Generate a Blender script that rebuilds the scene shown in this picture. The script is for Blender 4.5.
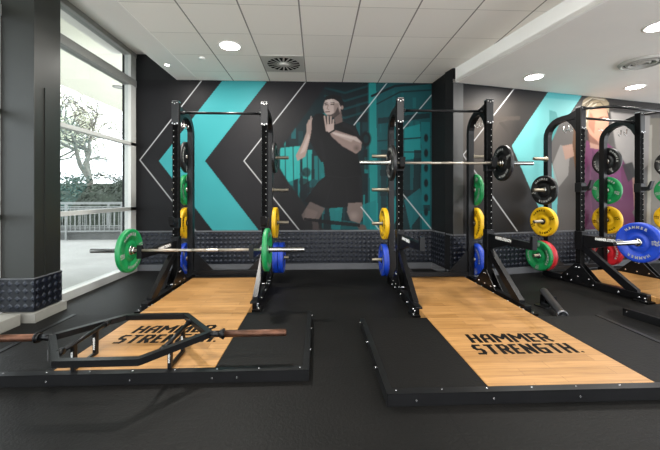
import bpy, bmesh, math, random
import numpy as np
from mathutils import Vector, Matrix
random.seed(7)
for o in list(bpy.data.objects): bpy.data.objects.remove(o)
scene = bpy.context.scene
COL = scene.collection
PI = math.pi; R = math.radians

# ---------------------------------------------------------------- camera
CAMH = 1.25; F = 330.0; CX = 330.0; CY = 195.0; YAW = R(2.25)
cs, sn = math.cos(YAW), math.sin(YAW)
cam = bpy.data.cameras.new('camera'); camo = bpy.data.objects.new('camera', cam); COL.objects.link(camo)
camo.location = (0, 0, CAMH); camo.rotation_euler = (R(90), 0, -YAW)
cam.sensor_width = 36; cam.lens = 36 * F / 660; cam.shift_y = -30 / 660; cam.clip_start = 0.02; cam.clip_end = 300
scene.camera = camo
# ---------------------------------------------------------------- sky, exposure
w = bpy.data.worlds.new('overcast_sky'); scene.world = w; w.use_nodes = True
bg = w.node_tree.nodes['Background']; bg.inputs[0].default_value = (0.93, 0.96, 1.0, 1); bg.inputs[1].default_value = 1.0
scene.view_settings.view_transform = 'Standard'; scene.view_settings.look = 'None'
scene.view_settings.exposure = 2.42; scene.view_settings.gamma = 1; scene.view_settings.use_curve_mapping = False

H = 3.157      # tiled ceiling
HS = 2.94      # plaster soffit on the right
HW = 3.57      # window head
YB = 5.56      # back wall
def c2w(xc, zc, z=0.0):      # distance right / ahead of the viewpoint -> world
    return Vector((xc * cs + zc * sn, -xc * sn + zc * cs, z))
def ray(px, py):
    u = (px - CX) / F; v = (CY - py) / F
    return Vector((u * cs + sn, -u * sn + cs, v))
A_R = R(15.2)                 # the right wall's angle
P_R = c2w(1.845, 4.95); D_R = (c2w(1.845 + math.cos(A_R), 4.95 + math.sin(A_R)) - P_R).normalized()

# ---------------------------------------------------------------- materials
def srgb(h):
    h = h.lstrip('#'); v = [int(h[i:i+2], 16) / 255 for i in (0, 2, 4)]
    return tuple((c / 12.92 if c <= 0.04045 else ((c + 0.055) / 1.055) ** 2.4) for c in v)
class NT:
    def __init__(s, name):
        s.m = bpy.data.materials.new(name); s.m.use_nodes = True; s.t = s.m.node_tree; s.n = s.t.nodes
        s.b = s.n['Principled BSDF']
    def add(s, typ, **kw):
        n = s.n.new(typ)
        for k, v in kw.items(): setattr(n, k, v)
        return n
    def ln(s, a, b): s.t.links.new(a, b)
    def math(s, op, a, b=None, c=None):
        n = s.add('ShaderNodeMath', operation=op)
        for i, v in enumerate((a, b, c)):
            if v is None: continue
            if isinstance(v, (int, float)): n.inputs[i].default_value = v
            else: s.ln(v, n.inputs[i])
        return n.outputs[0]
def mat(name, col, rough=0.5, metal=0.0, var=0.12, scale=8.0, bump=0.0, spec=0.5, coat=0.0, bscale=None):
    t = NT(name); c = srgb(col) if isinstance(col, str) else col
    t.b.inputs['Roughness'].default_value = rough; t.b.inputs['Metallic'].default_value = metal
    t.b.inputs['Specular IOR Level'].default_value = spec
    if coat: t.b.inputs['Coat Weight'].default_value = coat
    tc = t.add('ShaderNodeTexCoord'); nz = t.add('ShaderNodeTexNoise'); nz.inputs['Scale'].default_value = scale
    nz.inputs['Detail'].default_value = 5; t.ln(tc.outputs['Object'], nz.inputs['Vector'])
    rp = t.add('ShaderNodeValToRGB'); rp.color_ramp.elements[0].position = 0.3; rp.color_ramp.elements[1].position = 0.7
    rp.color_ramp.elements[0].color = (*[x * (1 - var) for x in c], 1); rp.color_ramp.elements[1].color = (*[min(1, x * (1 + var)) for x in c], 1)
    t.ln(nz.outputs[0], rp.inputs[0]); t.ln(rp.outputs[0], t.b.inputs['Base Color'])
    if bump:
        n2 = t.add('ShaderNodeTexNoise'); n2.inputs['Scale'].default_value = bscale or scale * 12; t.ln(tc.outputs['Object'], n2.inputs['Vector'])
        bp = t.add('ShaderNodeBump'); bp.inputs['Strength'].default_value = bump; bp.inputs['Distance'].default_value = 0.01
        t.ln(n2.outputs[0], bp.inputs['Height']); t.ln(bp.outputs[0], t.b.inputs['Normal'])
    return t.m
def emis(name, col, st):
    t = NT(name); t.b.inputs['Base Color'].default_value = (0.8, 0.8, 0.8, 1)
    t.b.inputs['Emission Color'].default_value = (*col, 1); t.b.inputs['Emission Strength'].default_value = st
    return t.m
def grid_lines(t, out, period, width, offs=0.0):     # 1 on the lines
    a = t.math('ADD', out, offs + 1000 * period); a = t.math('MODULO', a, period)
    return t.math('LESS_THAN', a, width)
M = {}
M['black_steel'] = mat('black_powder_coat', '#0c0c0d', 0.34, 0.0, 0.15, 6, 0.08, 0.22)
M['black_plastic'] = mat('black_plastic', '#0a0a0b', 0.5, 0, 0.1, spec=0.25)
M['hole'] = mat('hole_black', '#050505', 0.9, 0, 0.0, spec=0.1)
M['cap_steel'] = mat('dark_grey_plate', '#151516', 0.38, 0.1, 0.1, spec=0.4)
M['chrome'] = mat('chrome', '#a9a8a4', 0.25, 1.0, 0.06, 14)
M['bolt'] = mat('zinc_bolt', '#d8d8d8', 0.25, 1.0, 0.05)
M['bar_steel'] = mat('satin_bar_steel', '#a8a297', 0.35, 0.75, 0.08, 30)
M['rust_steel'] = mat('worn_brown_steel', '#55392b', 0.42, 0.75, 0.3, 18, 0.1)
M['rubber_floor'] = None
M['rubber_mat'] = mat('black_rubber_mat', '#0d0c0b', 0.58, 0, 0.14, 5, 0.2, 0.14)
M['edge_steel'] = mat('black_edge_angle', '#0e0e0f', 0.4, 0.0, 0.2, 9, spec=0.25)
M['white'] = mat('white_print', '#e4e4e0', 0.6, 0, 0.02)
M['plate_print'] = mat('grey_print', '#8d8e8a', 0.6, 0, 0.05)
M['peg_steel'] = mat('dull_peg_steel', '#7d7566', 0.38, 0.8, 0.08)
M['ink'] = mat('black_ink', '#060606', 0.6, 0, 0.1, 9, spec=0.08)
M['blue'] = mat('blue_rubber', '#06339a', 0.45, 0, 0.08, 9, 0.05)
M['green'] = mat('green_rubber', '#07743c', 0.45, 0, 0.08, 9, 0.05)
M['yellow'] = mat('yellow_rubber', '#cfa20c', 0.45, 0, 0.08, 9, 0.05)
M['red'] = mat('red_rubber', '#a51520', 0.45, 0, 0.08, 9, 0.05)
M['black'] = mat('black_rubber', '#0a0a0b', 0.45, 0, 0.1, 9, 0.05)
M['gold'] = mat('brass_hub', '#b99a5c', 0.35, 0.8, 0.1)
M['ceil_plaster'] = mat('white_plaster', '#eae6df', 0.85, 0, 0.02, 2, 0.03)
M['bulk'] = mat('white_bulkhead', '#f2f0ea', 0.8, 0, 0.02, 2)
M['wall_dark'] = mat('charcoal_wall_paint', '#0f0f10', 0.6, 0, 0.06, 3, spec=0.25)
M['pillar'] = mat('grey_green_column_paint', '#1a1b17', 0.45, 0.05, 0.05, 3, 0.02)
M['nib'] = mat('grey_wall_paint', '#363635', 0.55, 0, 0.05, 3)
M['skirt'] = mat('grey_skirting', '#525356', 0.55, 0, 0.06, 5)
M['frame_white'] = mat('white_aluminium', '#b4b4b0', 0.4, 0.1, 0.03, 5)
M['frame_grey'] = mat('grey_aluminium', '#8d8c88', 0.4, 0.3, 0.03, 5)
M['plinth'] = mat('beige_plinth', '#7d7b74', 0.6, 0, 0.08, 5)
M['lamp'] = emis('lamp_glow', (1, 0.97, 0.9), 10)
M['vent'] = mat('vent_white', '#b4b1aa', 0.6, 0, 0.03)
M['pave'] = mat('grey_paving', '#8f8e8a', 0.85, 0, 0.1, 1.5, 0.1)
M['kerb'] = mat('dark_concrete', '#5d5e5c', 0.9, 0, 0.15, 3)
M['rail'] = mat('galvanised_rail', '#7f817f', 0.5, 0.2, 0.05)
M['bark'] = mat('grey_bark', '#6a665e', 0.9, 0, 0.25, 9, 0.4)
M['leafA'] = mat('hedge_leaf', '#3d463a', 0.6, 0, 0.4, 2.5)
M['leafB'] = mat('pale_tree_leaf', '#b4b59c', 0.6, 0, 0.4, 2.5)
M['soffit_out'] = mat('cream_canopy', '#e9e6d4', 0.8, 0, 0.03, 2)
# glass
t = NT('window_glass'); t.n.remove(t.b); tr = t.add('ShaderNodeBsdfTransparent'); gl = t.add('ShaderNodeBsdfGlossy'); gl.inputs['Roughness'].default_value = 0.02
tr.inputs[0].default_value = (0.9, 0.93, 0.93, 1)
mx = t.add('ShaderNodeMixShader'); mx.inputs[0].default_value = 0.07; t.ln(tr.outputs[0], mx.inputs[1]); t.ln(gl.outputs[0], mx.inputs[2]); t.ln(mx.outputs[0], t.n['Material Output'].inputs[0])
M['glass'] = t.m
# rubber floor with seams
t = NT('rubber_floor_tiles'); tc = t.add('ShaderNodeTexCoord'); sp = t.add('ShaderNodeSeparateXYZ'); t.ln(tc.outputs['Object'], sp.inputs[0])
gx = grid_lines(t, sp.outputs[0], 1.0, 0.007, 0.25); gy = grid_lines(t, sp.outputs[1], 1.0, 0.007, 0.62); g = t.math('MAXIMUM', gx, gy)
nz = t.add('ShaderNodeTexNoise'); nz.inputs['Scale'].default_value = 1.6; nz.inputs['Detail'].default_value = 8; t.ln(tc.outputs['Object'], nz.inputs['Vector'])
rp = t.add('ShaderNodeValToRGB'); rp.color_ramp.elements[0].position = .3; rp.color_ramp.elements[1].position = .72
rp.color_ramp.elements[0].color = (*srgb('#0c0c0b'), 1); rp.color_ramp.elements[1].color = (*srgb('#131211'), 1); t.ln(nz.outputs[0], rp.inputs[0])
mxc = t.add('ShaderNodeMix', data_type='RGBA'); t.ln(g, mxc.inputs[0]); t.ln(rp.outputs[0], mxc.inputs[6]); mxc.inputs[7].default_value = (*srgb('#070707'), 1)
t.ln(mxc.outputs[2], t.b.inputs['Base Color']); t.b.inputs['Roughness'].default_value = 0.55; t.b.inputs['Specular IOR Level'].default_value = 0.13
n2 = t.add('ShaderNodeTexNoise'); n2.inputs['Scale'].default_value = 60; t.ln(tc.outputs['Object'], n2.inputs['Vector']); bp = t.add('ShaderNodeBump'); bp.inputs['Strength'].default_value = .25; bp.inputs['Distance'].default_value = .01
t.ln(n2.outputs[0], bp.inputs['Height']); t.ln(bp.outputs[0], t.b.inputs['Normal']); M['rubber_floor'] = t.m
# wood planks (boards run along local X)
t = NT('oak_planks'); tc = t.add('ShaderNodeTexCoord')
br = t.add('ShaderNodeTexBrick'); br.offset = 0.37; br.offset_frequency = 2; t.ln(tc.outputs['Object'], br.inputs['Vector'])
br.inputs['Scale'].default_value = 1; br.inputs['Brick Width'].default_value = 0.62; br.inputs['Row Height'].default_value = 0.085; br.inputs['Mortar Size'].default_value = 0.0012; br.inputs['Bias'].default_value = 0
br.inputs['Color1'].default_value = (*srgb('#ad8350'), 1); br.inputs['Color2'].default_value = (*srgb('#98703f'), 1); br.inputs['Mortar'].default_value = (*srgb('#674726'), 1)
mp = t.add('ShaderNodeMapping'); mp.inputs['Scale'].default_value = (2, 26, 26); t.ln(tc.outputs['Object'], mp.inputs['Vector'])
nz = t.add('ShaderNodeTexNoise'); nz.inputs['Scale'].default_value = 1.5; nz.inputs['Detail'].default_value = 7; nz.inputs['Distortion'].default_value = .6; t.ln(mp.outputs[0], nz.inputs['Vector'])
rp = t.add('ShaderNodeValToRGB'); rp.color_ramp.elements[0].position = .3; rp.color_ramp.elements[1].position = .7; rp.color_ramp.elements[0].color = (.74, .68, .6, 1); rp.color_ramp.elements[1].color = (1.1, 1.08, 1.05, 1); t.ln(nz.outputs[0], rp.inputs[0])
mxc = t.add('ShaderNodeMix', data_type='RGBA', blend_type='MULTIPLY'); mxc.inputs[0].default_value = 1; t.ln(br.outputs[0], mxc.inputs[6]); t.ln(rp.outputs[0], mxc.inputs[7])
t.ln(mxc.outputs[2], t.b.inputs['Base Color']); t.b.inputs['Roughness'].default_value = .42; M['wood'] = t.m
# tread plate (uses UV in metres)
def tread(name, c0, c1):
    t = NT(name); uv = t.add('ShaderNodeUVMap'); sp = t.add('ShaderNodeSeparateXYZ'); t.ln(uv.outputs[0], sp.inputs[0])
    k = 2 * PI / 0.15
    a = t.math('SINE', t.math('MULTIPLY', t.math('ADD', sp.outputs[0], sp.outputs[1]), k)); b = t.math('SINE', t.math('MULTIPLY', t.math('SUBTRACT', sp.outputs[0], sp.outputs[1]), k))
    m_ = t.math('MULTIPLY', a, b); s = t.add('ShaderNodeMapRange'); s.inputs[1].default_value = 0.1; s.inputs[2].default_value = 0.75; t.ln(m_, s.inputs[0])
    mxc = t.add('ShaderNodeMix', data_type='RGBA'); t.ln(s.outputs[0], mxc.inputs[0]); mxc.inputs[6].default_value = (*srgb(c0), 1); mxc.inputs[7].default_value = (*srgb(c1), 1)  # bump tops take a lighter colour, highlights painted into the pattern
    t.ln(mxc.outputs[2], t.b.inputs['Base Color']); t.b.inputs['Roughness'].default_value = .38; t.b.inputs['Metallic'].default_value = .3
    bp = t.add('ShaderNodeBump'); bp.inputs['Strength'].default_value = .9; bp.inputs['Distance'].default_value = .012; t.ln(s.outputs[0], bp.inputs['Height']); t.ln(bp.outputs[0], t.b.inputs['Normal'])
    return t.m
M['tread'] = tread('tread_plate_panel', '#11141b', '#272b35')
# ceiling tiles
t = NT('ceiling_tiles'); tc = t.add('ShaderNodeTexCoord'); sp = t.add('ShaderNodeSeparateXYZ'); t.ln(tc.outputs['Object'], sp.inputs[0])
X0T = ray(233.4, 81.5); X0T = X0T.x * (YB / X0T.y); TS = 0.606
gx = grid_lines(t, sp.outputs[0], TS, 0.016, -X0T + 0.008); gy = grid_lines(t, sp.outputs[1], TS, 0.006, -5.15)
tile = t.math('FLOOR', t.math('DIVIDE', t.math('ADD', sp.outputs[0], -X0T + 100 * TS), TS)); tiley = t.math('FLOOR', t.math('DIVIDE', t.math('ADD', sp.outputs[1], -5.15 + 100 * TS), TS))
cmb = t.add('ShaderNodeCombineXYZ'); t.ln(tile, cmb.inputs[0]); t.ln(tiley, cmb.inputs[1]); wn = t.add('ShaderNodeTexWhiteNoise'); t.ln(cmb.outputs[0], wn.inputs[0])
mr = t.add('ShaderNodeMapRange'); mr.inputs[3].default_value = .93; mr.inputs[4].default_value = 1.0; t.ln(wn.outputs[0], mr.inputs[0])
vm = t.add('ShaderNodeVectorMath', operation='SCALE'); vm.inputs[0].default_value = srgb('#f6f1e8'); t.ln(mr.outputs[0], vm.inputs[3])
m1 = t.add('ShaderNodeMix', data_type='RGBA'); t.ln(gy, m1.inputs[0]); t.ln(vm.outputs[0], m1.inputs[6]); m1.inputs[7].default_value = (*srgb('#bdb8ae'), 1)
m2 = t.add('ShaderNodeMix', data_type='RGBA'); t.ln(gx, m2.inputs[0]); t.ln(m1.outputs[2], m2.inputs[6]); m2.inputs[7].default_value = (*srgb('#8a857d'), 1)
t.ln(m2.outputs[2], t.b.inputs['Base Color']); t.b.inputs['Roughness'].default_value = .8; M['tiles'] = t.m
# printed mural: colour stored per vertex of the print
t = NT('printed_mural'); va = t.add('ShaderNodeVertexColor'); va.layer_name = 'print'; t.ln(va.outputs[0], t.b.inputs['Base Color']); t.b.inputs['Roughness'].default_value = .55; t.b.inputs['Specular IOR Level'].default_value = .2; M['mural'] = t.m

# ---------------------------------------------------------------- mesh helpers
class MB:
    def __init__(s): s.bm = bmesh.new(); s.nf = 0; s.cur = 0
    def m(s, i):        # faces added so far keep their material, the next ones take slot i
        s.bm.faces.ensure_lookup_table()
        for f in s.bm.faces[s.nf:]: f.material_index = s.cur
        s.nf = len(s.bm.faces); s.cur = i; return s
    def box(s, x0, x1, y0, y1, z0, z1, mtx=None, bev=0.0):
        v = [(x, y, z) for x in (x0, x1) for y in (y0, y1) for z in (z0, z1)]
        vs = [s.bm.verts.new(Vector(p) if mtx is None else mtx @ Vector(p)) for p in v]
        fs = [s.bm.faces.new([vs[i] for i in f]) for f in ((0, 1, 3, 2), (4, 6, 7, 5), (0, 4, 5, 1), (2, 3, 7, 6), (0, 2, 6, 4), (1, 5, 7, 3))]
        if bev: bmesh.ops.bevel(s.bm, geom=list({e for f in fs for e in f.edges}), offset=bev, segments=2, affect='EDGES', profile=.6)
        return s
    def lathe(s, prof, axis='Z', n=32, org=(0, 0, 0), cap=True):    # prof: (a, r)
        org = Vector(org); rings = []
        def P(a, r, th):
            c, q = r * math.cos(th), r * math.sin(th)
            return org + Vector({'Z': (c, q, a), 'X': (a, c, q), 'Y': (c, a, q)}[axis])
        for a, r in prof: rings.append([s.bm.verts.new(P(a, r, 2 * PI * i / n)) for i in range(n)])
        for A, B in zip(rings, rings[1:]):
            for i in range(n): s.bm.faces.new((A[i], A[(i+1) % n], B[(i+1) % n], B[i])).smooth = True
        if cap:
            for r_ in (rings[0], rings[-1]): s.bm.faces.new(r_)
        return s
    def cyl(s, p, q, r, n=12, r2=None, cap=True):
        p, q = Vector(p), Vector(q); d = (q - p).normalized(); a = d.orthogonal().normalized(); b = d.cross(a); r2 = r if r2 is None else r2
        A = [s.bm.verts.new(p + r * (math.cos(2*PI*i/n) * a + math.sin(2*PI*i/n) * b)) for i in range(n)]
        B = [s.bm.verts.new(q + r2 * (math.cos(2*PI*i/n) * a + math.sin(2*PI*i/n) * b)) for i in range(n)]
        for i in range(n): s.bm.faces.new((A[i], A[(i+1) % n], B[(i+1) % n], B[i])).smooth = True
        if cap: s.bm.faces.new(A); s.bm.faces.new(B)
        return s
    def tube(s, pts, r, n=10, closed=False, square=False):
        pts = [Vector(p) for p in pts]; N = len(pts); rings = []; up0 = None
        for i, p in enumerate(pts):
            if closed: d = (pts[(i+1) % N] - pts[i-1]).normalized()
            else: d = (pts[min(i+1, N-1)] - pts[max(i-1, 0)]).normalized()
            ref = Vector((0, 0, 1)) if abs(d.z) < .9 else Vector((1, 0, 0))
            if up0 is not None and not closed: ref = up0
            a = (ref - d * ref.dot(d)).normalized(); b = d.cross(a); up0 = a
            if square: rings.append([s.bm.verts.new(p + a * r * u + b * r * v) for u, v in ((1, 1), (1, -1), (-1, -1), (-1, 1))])
            else: rings.append([s.bm.verts.new(p + r * (math.cos(2*PI*k/n) * a + math.sin(2*PI*k/n) * b)) for k in range(n)])
        m = len(rings[0])
        for i in range(N if closed else N - 1):
            A, B = rings[i], rings[(i+1) % N]
            for k in range(m):
                f = s.bm.faces.new((A[k], A[(k+1) % m], B[(k+1) % m], B[k])); f.smooth = not square
        if not closed: s.bm.faces.new(rings[0]); s.bm.faces.new(rings[-1])
        return s
    def prism(s, poly, axis, a0, a1):        # poly in the two other axes, in order (X->(y,z), Y->(x,z), Z->(x,y))
        def P(p, a): return Vector({'X': (a, p[0], p[1]), 'Y': (p[0], a, p[1]), 'Z': (p[0], p[1], a)}[axis])
        A = [s.bm.verts.new(P(p, a0)) for p in poly]; B = [s.bm.verts.new(P(p, a1)) for p in poly]; n = len(poly)
        for i in range(n): s.bm.faces.new((A[i], A[(i+1) % n], B[(i+1) % n], B[i]))
        s.bm.faces.new(A); s.bm.faces.new(B); return s
    def poly(s, pts): s.bm.faces.new([s.bm.verts.new(Vector(p)) for p in pts]); return s
    def data(s, vf, mtx):
        vs = [s.bm.verts.new(mtx @ Vector(v)) for v in vf[0]]
        for f in vf[1]:
            try: s.bm.faces.new([vs[i] for i in f])
            except Exception: pass
        return s
    def build(s, name, m, parent=None, fix=True):
        s.m(0)
        if fix: bmesh.ops.recalc_face_normals(s.bm, faces=s.bm.faces)
        me = bpy.data.meshes.new(name); s.bm.to_mesh(me); s.bm.free()
        for q in (m if isinstance(m, (list, tuple)) else [m]): me.materials.append(M[q] if isinstance(q, str) else q)
        o = bpy.data.objects.new(name, me); COL.objects.link(o); o.parent = parent
        return o
def tag(o, label=None, cat=None, group=None, kind=None):
    if label: o['label'] = label
    if cat: o['category'] = cat
    if group: o['group'] = group
    if kind: o['kind'] = kind
    return o
def empty(name, loc=(0, 0, 0), rz=0):
    o = bpy.data.objects.new(name, None); COL.objects.link(o); o.location = loc; o.rotation_euler = (0, 0, rz); o.empty_display_size = .1
    return o
def kids(o): return [c for c in bpy.data.objects if c.parent == o]
def copy_tree(o, parent=None):
    c = o.copy(); COL.objects.link(c); c.parent = parent
    for ch in kids(o): copy_tree(ch, c)
    return c
_tx = {}
def text_data(s, size=1.0, bold=0.02, shear=0.0, spacing=1.0):
    key = (s, size, bold, shear, spacing)
    if key in _tx: return _tx[key]
    cu = bpy.data.curves.new('t', 'FONT'); cu.body = s; cu.size = size; cu.offset = bold * size; cu.resolution_u = 3; cu.shear = shear; cu.space_character = spacing
    cu.align_x = 'CENTER'; cu.align_y = 'CENTER'; cu.fill_mode = 'FRONT'
    ob = bpy.data.objects.new('t', cu); COL.objects.link(ob); bpy.context.view_layer.update()
    me = bpy.data.meshes.new_from_object(ob.evaluated_get(bpy.context.evaluated_depsgraph_get()))
    d = ([tuple(v.co) for v in me.vertices], [tuple(p.vertices) for p in me.polygons])
    bpy.data.objects.remove(ob); bpy.data.meshes.remove(me); bpy.data.curves.remove(cu)
    _tx[key] = d; return d
GL = {'H': [[(0,0),(0,1)],[(1,0),(1,1)],[(0,.5),(1,.5)]], 'A': [[(0,0),(0,.7),(.35,1),(1,1),(1,0)],[(0,.42),(1,.42)]],
      'M': [[(0,0),(0,1),(.5,.42),(1,1),(1,0)]], 'E': [[(1,0),(0,0),(0,1),(1,1)],[(0,.5),(.85,.5)]],
      'R': [[(0,0),(0,1),(.8,1),(1,.85),(1,.6),(.8,.46),(0,.46)],[(.5,.46),(1,0)]], 'S': [[(0,0),(.8,0),(1,.15),(1,.38),(.8,.5),(.2,.5),(0,.63),(0,.85),(.2,1),(1,1)]],
      'T': [[(.5,0),(.5,1)],[(0,1),(1,1)]], 'N': [[(0,0),(0,1),(1,0),(1,1)]], 'G': [[(1,1),(.2,1),(0,.8),(0,.2),(.2,0),(1,0),(1,.5),(.5,.5)]]}
WD = {'M': 1.35, 'T': .95, 'E': .8, 'S': .9}
def block_text(s, x0, x1, y0, y1, lean, wt=.3):        # heavy leaning capitals as flat strokes
    h = y1 - y0; w_ = wt * h; gap = w_ * .42; tot = sum(WD.get(c, 1) for c in s); cell = (x1 - x0 - gap * (len(s) - 1)) / tot
    V, Fc = [], []; x = x0
    for k, c in enumerate(s):
        cw = cell * WD.get(c, 1); iw = cw - w_; ih = h - w_ * .8; lv = 0
        for st in GL[c]:
            P = [Vector((x + w_ / 2 + a * iw, y0 + w_ * .4 + b_ * ih, 0)) for a, b_ in st]
            for i in range(len(P) - 1):
                d = (P[i+1] - P[i]).normalized(); n = Vector((-d.y, d.x, 0)); hw_ = w_ / 2 * (.8 + .2 * abs(d.y)); e = d * hw_ * .8
                q = [P[i] - e - n * hw_, P[i+1] + e - n * hw_, P[i+1] + e + n * hw_, P[i] - e + n * hw_]
                lv += 1; V += [(v.x + (v.y - y0) * lean, v.y, lv * .00004) for v in q]; Fc.append(tuple(range(len(V) - 4, len(V))))
        x += cw + gap
    return (V, Fc)
def fit(d, x0, x1, y0, y1):          # scale text outline into a rectangle
    xs = [v[0] for v in d[0]]; ys = [v[1] for v in d[0]]; a, b, c, e = min(xs), max(xs), min(ys), max(ys)
    return ([(x0 + (v[0]-a)/(b-a)*(x1-x0), y0 + (v[1]-c)/(e-c)*(y1-y0), 0) for v in d[0]], d[1])
def uv_wall(o, du, origin):          # UV in metres: u along du, v = z
    me = o.data; uv = me.uv_layers.new(name='UVMap')
    for l in me.loops:
        p = me.vertices[l.vertex_index].co; uv.data[l.index].uv = ((p - origin).dot(du), p.z)
def slab(p, q, z0, z1, th, name, m, parent=None, inward=1):   # vertical panel from p to q (xy), thickness towards `inward` normal
    p = Vector((p[0], p[1], 0)); q = Vector((q[0], q[1], 0)); d = (q - p).normalized(); nn = Vector((d.y, -d.x, 0)) * th * inward
    b = MB(); pts = [p, q, q + nn, p + nn]; b.prism([(v.x, v.y) for v in pts], 'Z', z0, z1)
    o = b.build(name, m, parent); uv_wall(o, d, p); return o
def struct(o): o['kind'] = 'structure'; return o

# ================================================================ SETTING
XW = -2.98
bl = ray(432, 81.5); XNB = bl.x * YB / bl.y             # where the nib meets the back wall
PN = P_R                                                # nib front left corner
RE = P_R + D_R * 8.0
b = MB(); b.prism([(-3.2, -2.5), (9.8, -2.5), (9.8, RE.y + .3), (XNB + .3, YB + .3), (-3.2, YB + .3)], 'Z', -.2, 0); struct(b.build('floor', 'rubber_floor'))
b = MB(); b.box(XW - .1, XNB + .3, YB, YB + .2, 0, HW + .1); struct(b.build('wall_back', 'wall_dark'))
struct(slab(P_R, RE, 0, H + .1, .2, 'wall_right', 'wall_dark', None, -1))
# nib side (faces left) and nib front strip
nf = P_R + D_R * 0.17
b = MB(); nrm = Vector((D_R.y, -D_R.x, 0))
b.prism([(XNB, YB), (PN.x, PN.y), (nf.x, nf.y), (nf.x - nrm.x * .02, nf.y - nrm.y * .02), (XNB + .3, YB)], 'Z', 0, H)
struct(b.build('wall_nib', 'wall_dark'))
b = MB(); e = nrm * .012
b.prism([(PN.x, PN.y), (PN.x + e.x, PN.y + e.y), (nf.x + e.x, nf.y + e.y), (nf.x, nf.y)], 'Z', .65, HS); struct(b.build('trim_1', 'nib'))
# ceilings
def bulk(t_): return c2w(1.9 + .24 * t_, 4.9 - t_)
BA, BB = bulk(-.1), bulk(7.6)
XS0 = ray(178, 81.5); XS0 = XS0.x * YB / XS0.y; XS1 = ray(199, 81.5); XS1 = XS1.x * YB / XS1.y
b = MB(); b.prism([(XS1, -2.5), (BB.x, BB.y), (BA.x, BA.y), (XNB + .2, YB + .05), (XS1, YB + .05)], 'Z', H, H + .1); struct(b.build('ceiling', 'tiles'))
b = MB(); b.box(XS0, XS1 - .006, -2.5, YB, H, H + .02); b.box(XS0 - .02, XS0, -2.5, YB, H, HW + .02); b.box(-3.35, XS0, -2.5, YB, HW, HW + .05); struct(b.build('ceiling_margin', 'ceil_plaster'))
b = MB(); b.prism([(BB.x, BB.y), (9.8, BB.y), (9.8, RE.y), (RE.x, RE.y), (P_R.x, P_R.y), (BA.x, BA.y)], 'Z', HS, HS + .05); struct(b.build('ceiling_soffit', 'ceil_plaster'))
struct(slab(BA, BB, HS - .001, H, .03, 'trim_2', 'bulk', None, -1))
# dado tread plate panels, rails and skirtings
DT = 0.637
def dado(p, q, nm, top=DT, side=None):
    p, q = Vector(p[:2]), Vector(q[:2])
    o = slab(p, q, .1, top, .008, f'trim_{nm}', 'tread'); struct(o)
    struct(slab(p, q, top, top + .022, .02, f'trim_{nm+1}', 'skirt'))
    struct(slab(p, q, 0, .1, .018, f'baseboard_{side}', 'skirt'))
dado((XW + .0, YB), (XNB, YB), 3, side='back'); dado((XNB, YB), PN, 5, side='nib'); dado(PN, RE, 7, side='right')
# pillar left
PX0, PX1, PY0, PY1 = -3.21, -2.80, 3.38, 3.72
b = MB(); b.box(PX0, PX1, PY0, PY1, .42, HW, bev=.006); b.box(PX0, PX1 + .008, PY0 - .008, PY1, .10, .425); pl = struct(b.build('wall_column', 'pillar'))
o = slab((PX0, PY0 - .008), (PX1 + .008, PY0 - .008), .1, .42, .006, 'trim_9', 'tread'); struct(o)
o = slab((PX1 + .008, PY0 - .008), (PX1 + .008, PY1), .1, .42, .006, 'trim_10', 'tread'); struct(o)
b = MB(); b.box(PX0, PX1 + .02, PY0 - .022, PY1, .42, .428); struct(b.build('trim_11', 'skirt'))
b = MB(); b.box(PX0, PX1 + .05, PY0 - .05, PY1 + .02, 0, .09); struct(b.build('baseboard_column', 'plinth'))
b = MB(); b.box(PX1, PX1 + .012, PY0 + .12, PY0 + .16, .43, 2.35); struct(b.build('trim_12', 'pillar'))  # raised strip standing in for an upright reflection on the column
b = MB(); b.box(-3.3, -2.84, -2.0, 3.28, 0, .11, bev=.008); struct(b.build('trim_13', 'plinth'))
# windows
def window(n, x, y0, y1, jamb0, jamb1):
    root = struct(empty(f'window_{n}', (x, (y0 + y1) / 2, 0))); dy = (y1 - y0) / 2
    b = MB(); b.box(-.1, .03, -dy, dy, 0, .10); b.box(-.07, .0, -dy, dy, 1.0, 1.055); b.box(-.07, .0, -dy, dy, 2.05, 2.10)
    b.box(-.1, .0, -dy, -dy + jamb0, .1, HW); b.box(-.1, .0, dy - jamb1, dy, .1, HW); b.build('frame', 'frame_white', root)
    b = MB(); b.box(-.12, .01, -dy, dy, 3.02, 3.13); b.box(-.12, .01, -dy, dy, HW - .07, HW); b.build('grey_transom', 'frame_grey', root)
    b = MB(); b.box(-.05, -.042, -dy + jamb0, dy - jamb1, .1, HW - .07); b.build('pane', 'glass', root)
    return root
window(1, XW, PY1, YB, .06, .15); window(2, -3.12, -2.5, PY0, .06, .04)
b = MB(); b.box(-3.2, XW, YB - .005, YB, 0, HW); struct(b.build('trim_14', 'wall_dark'))

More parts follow.
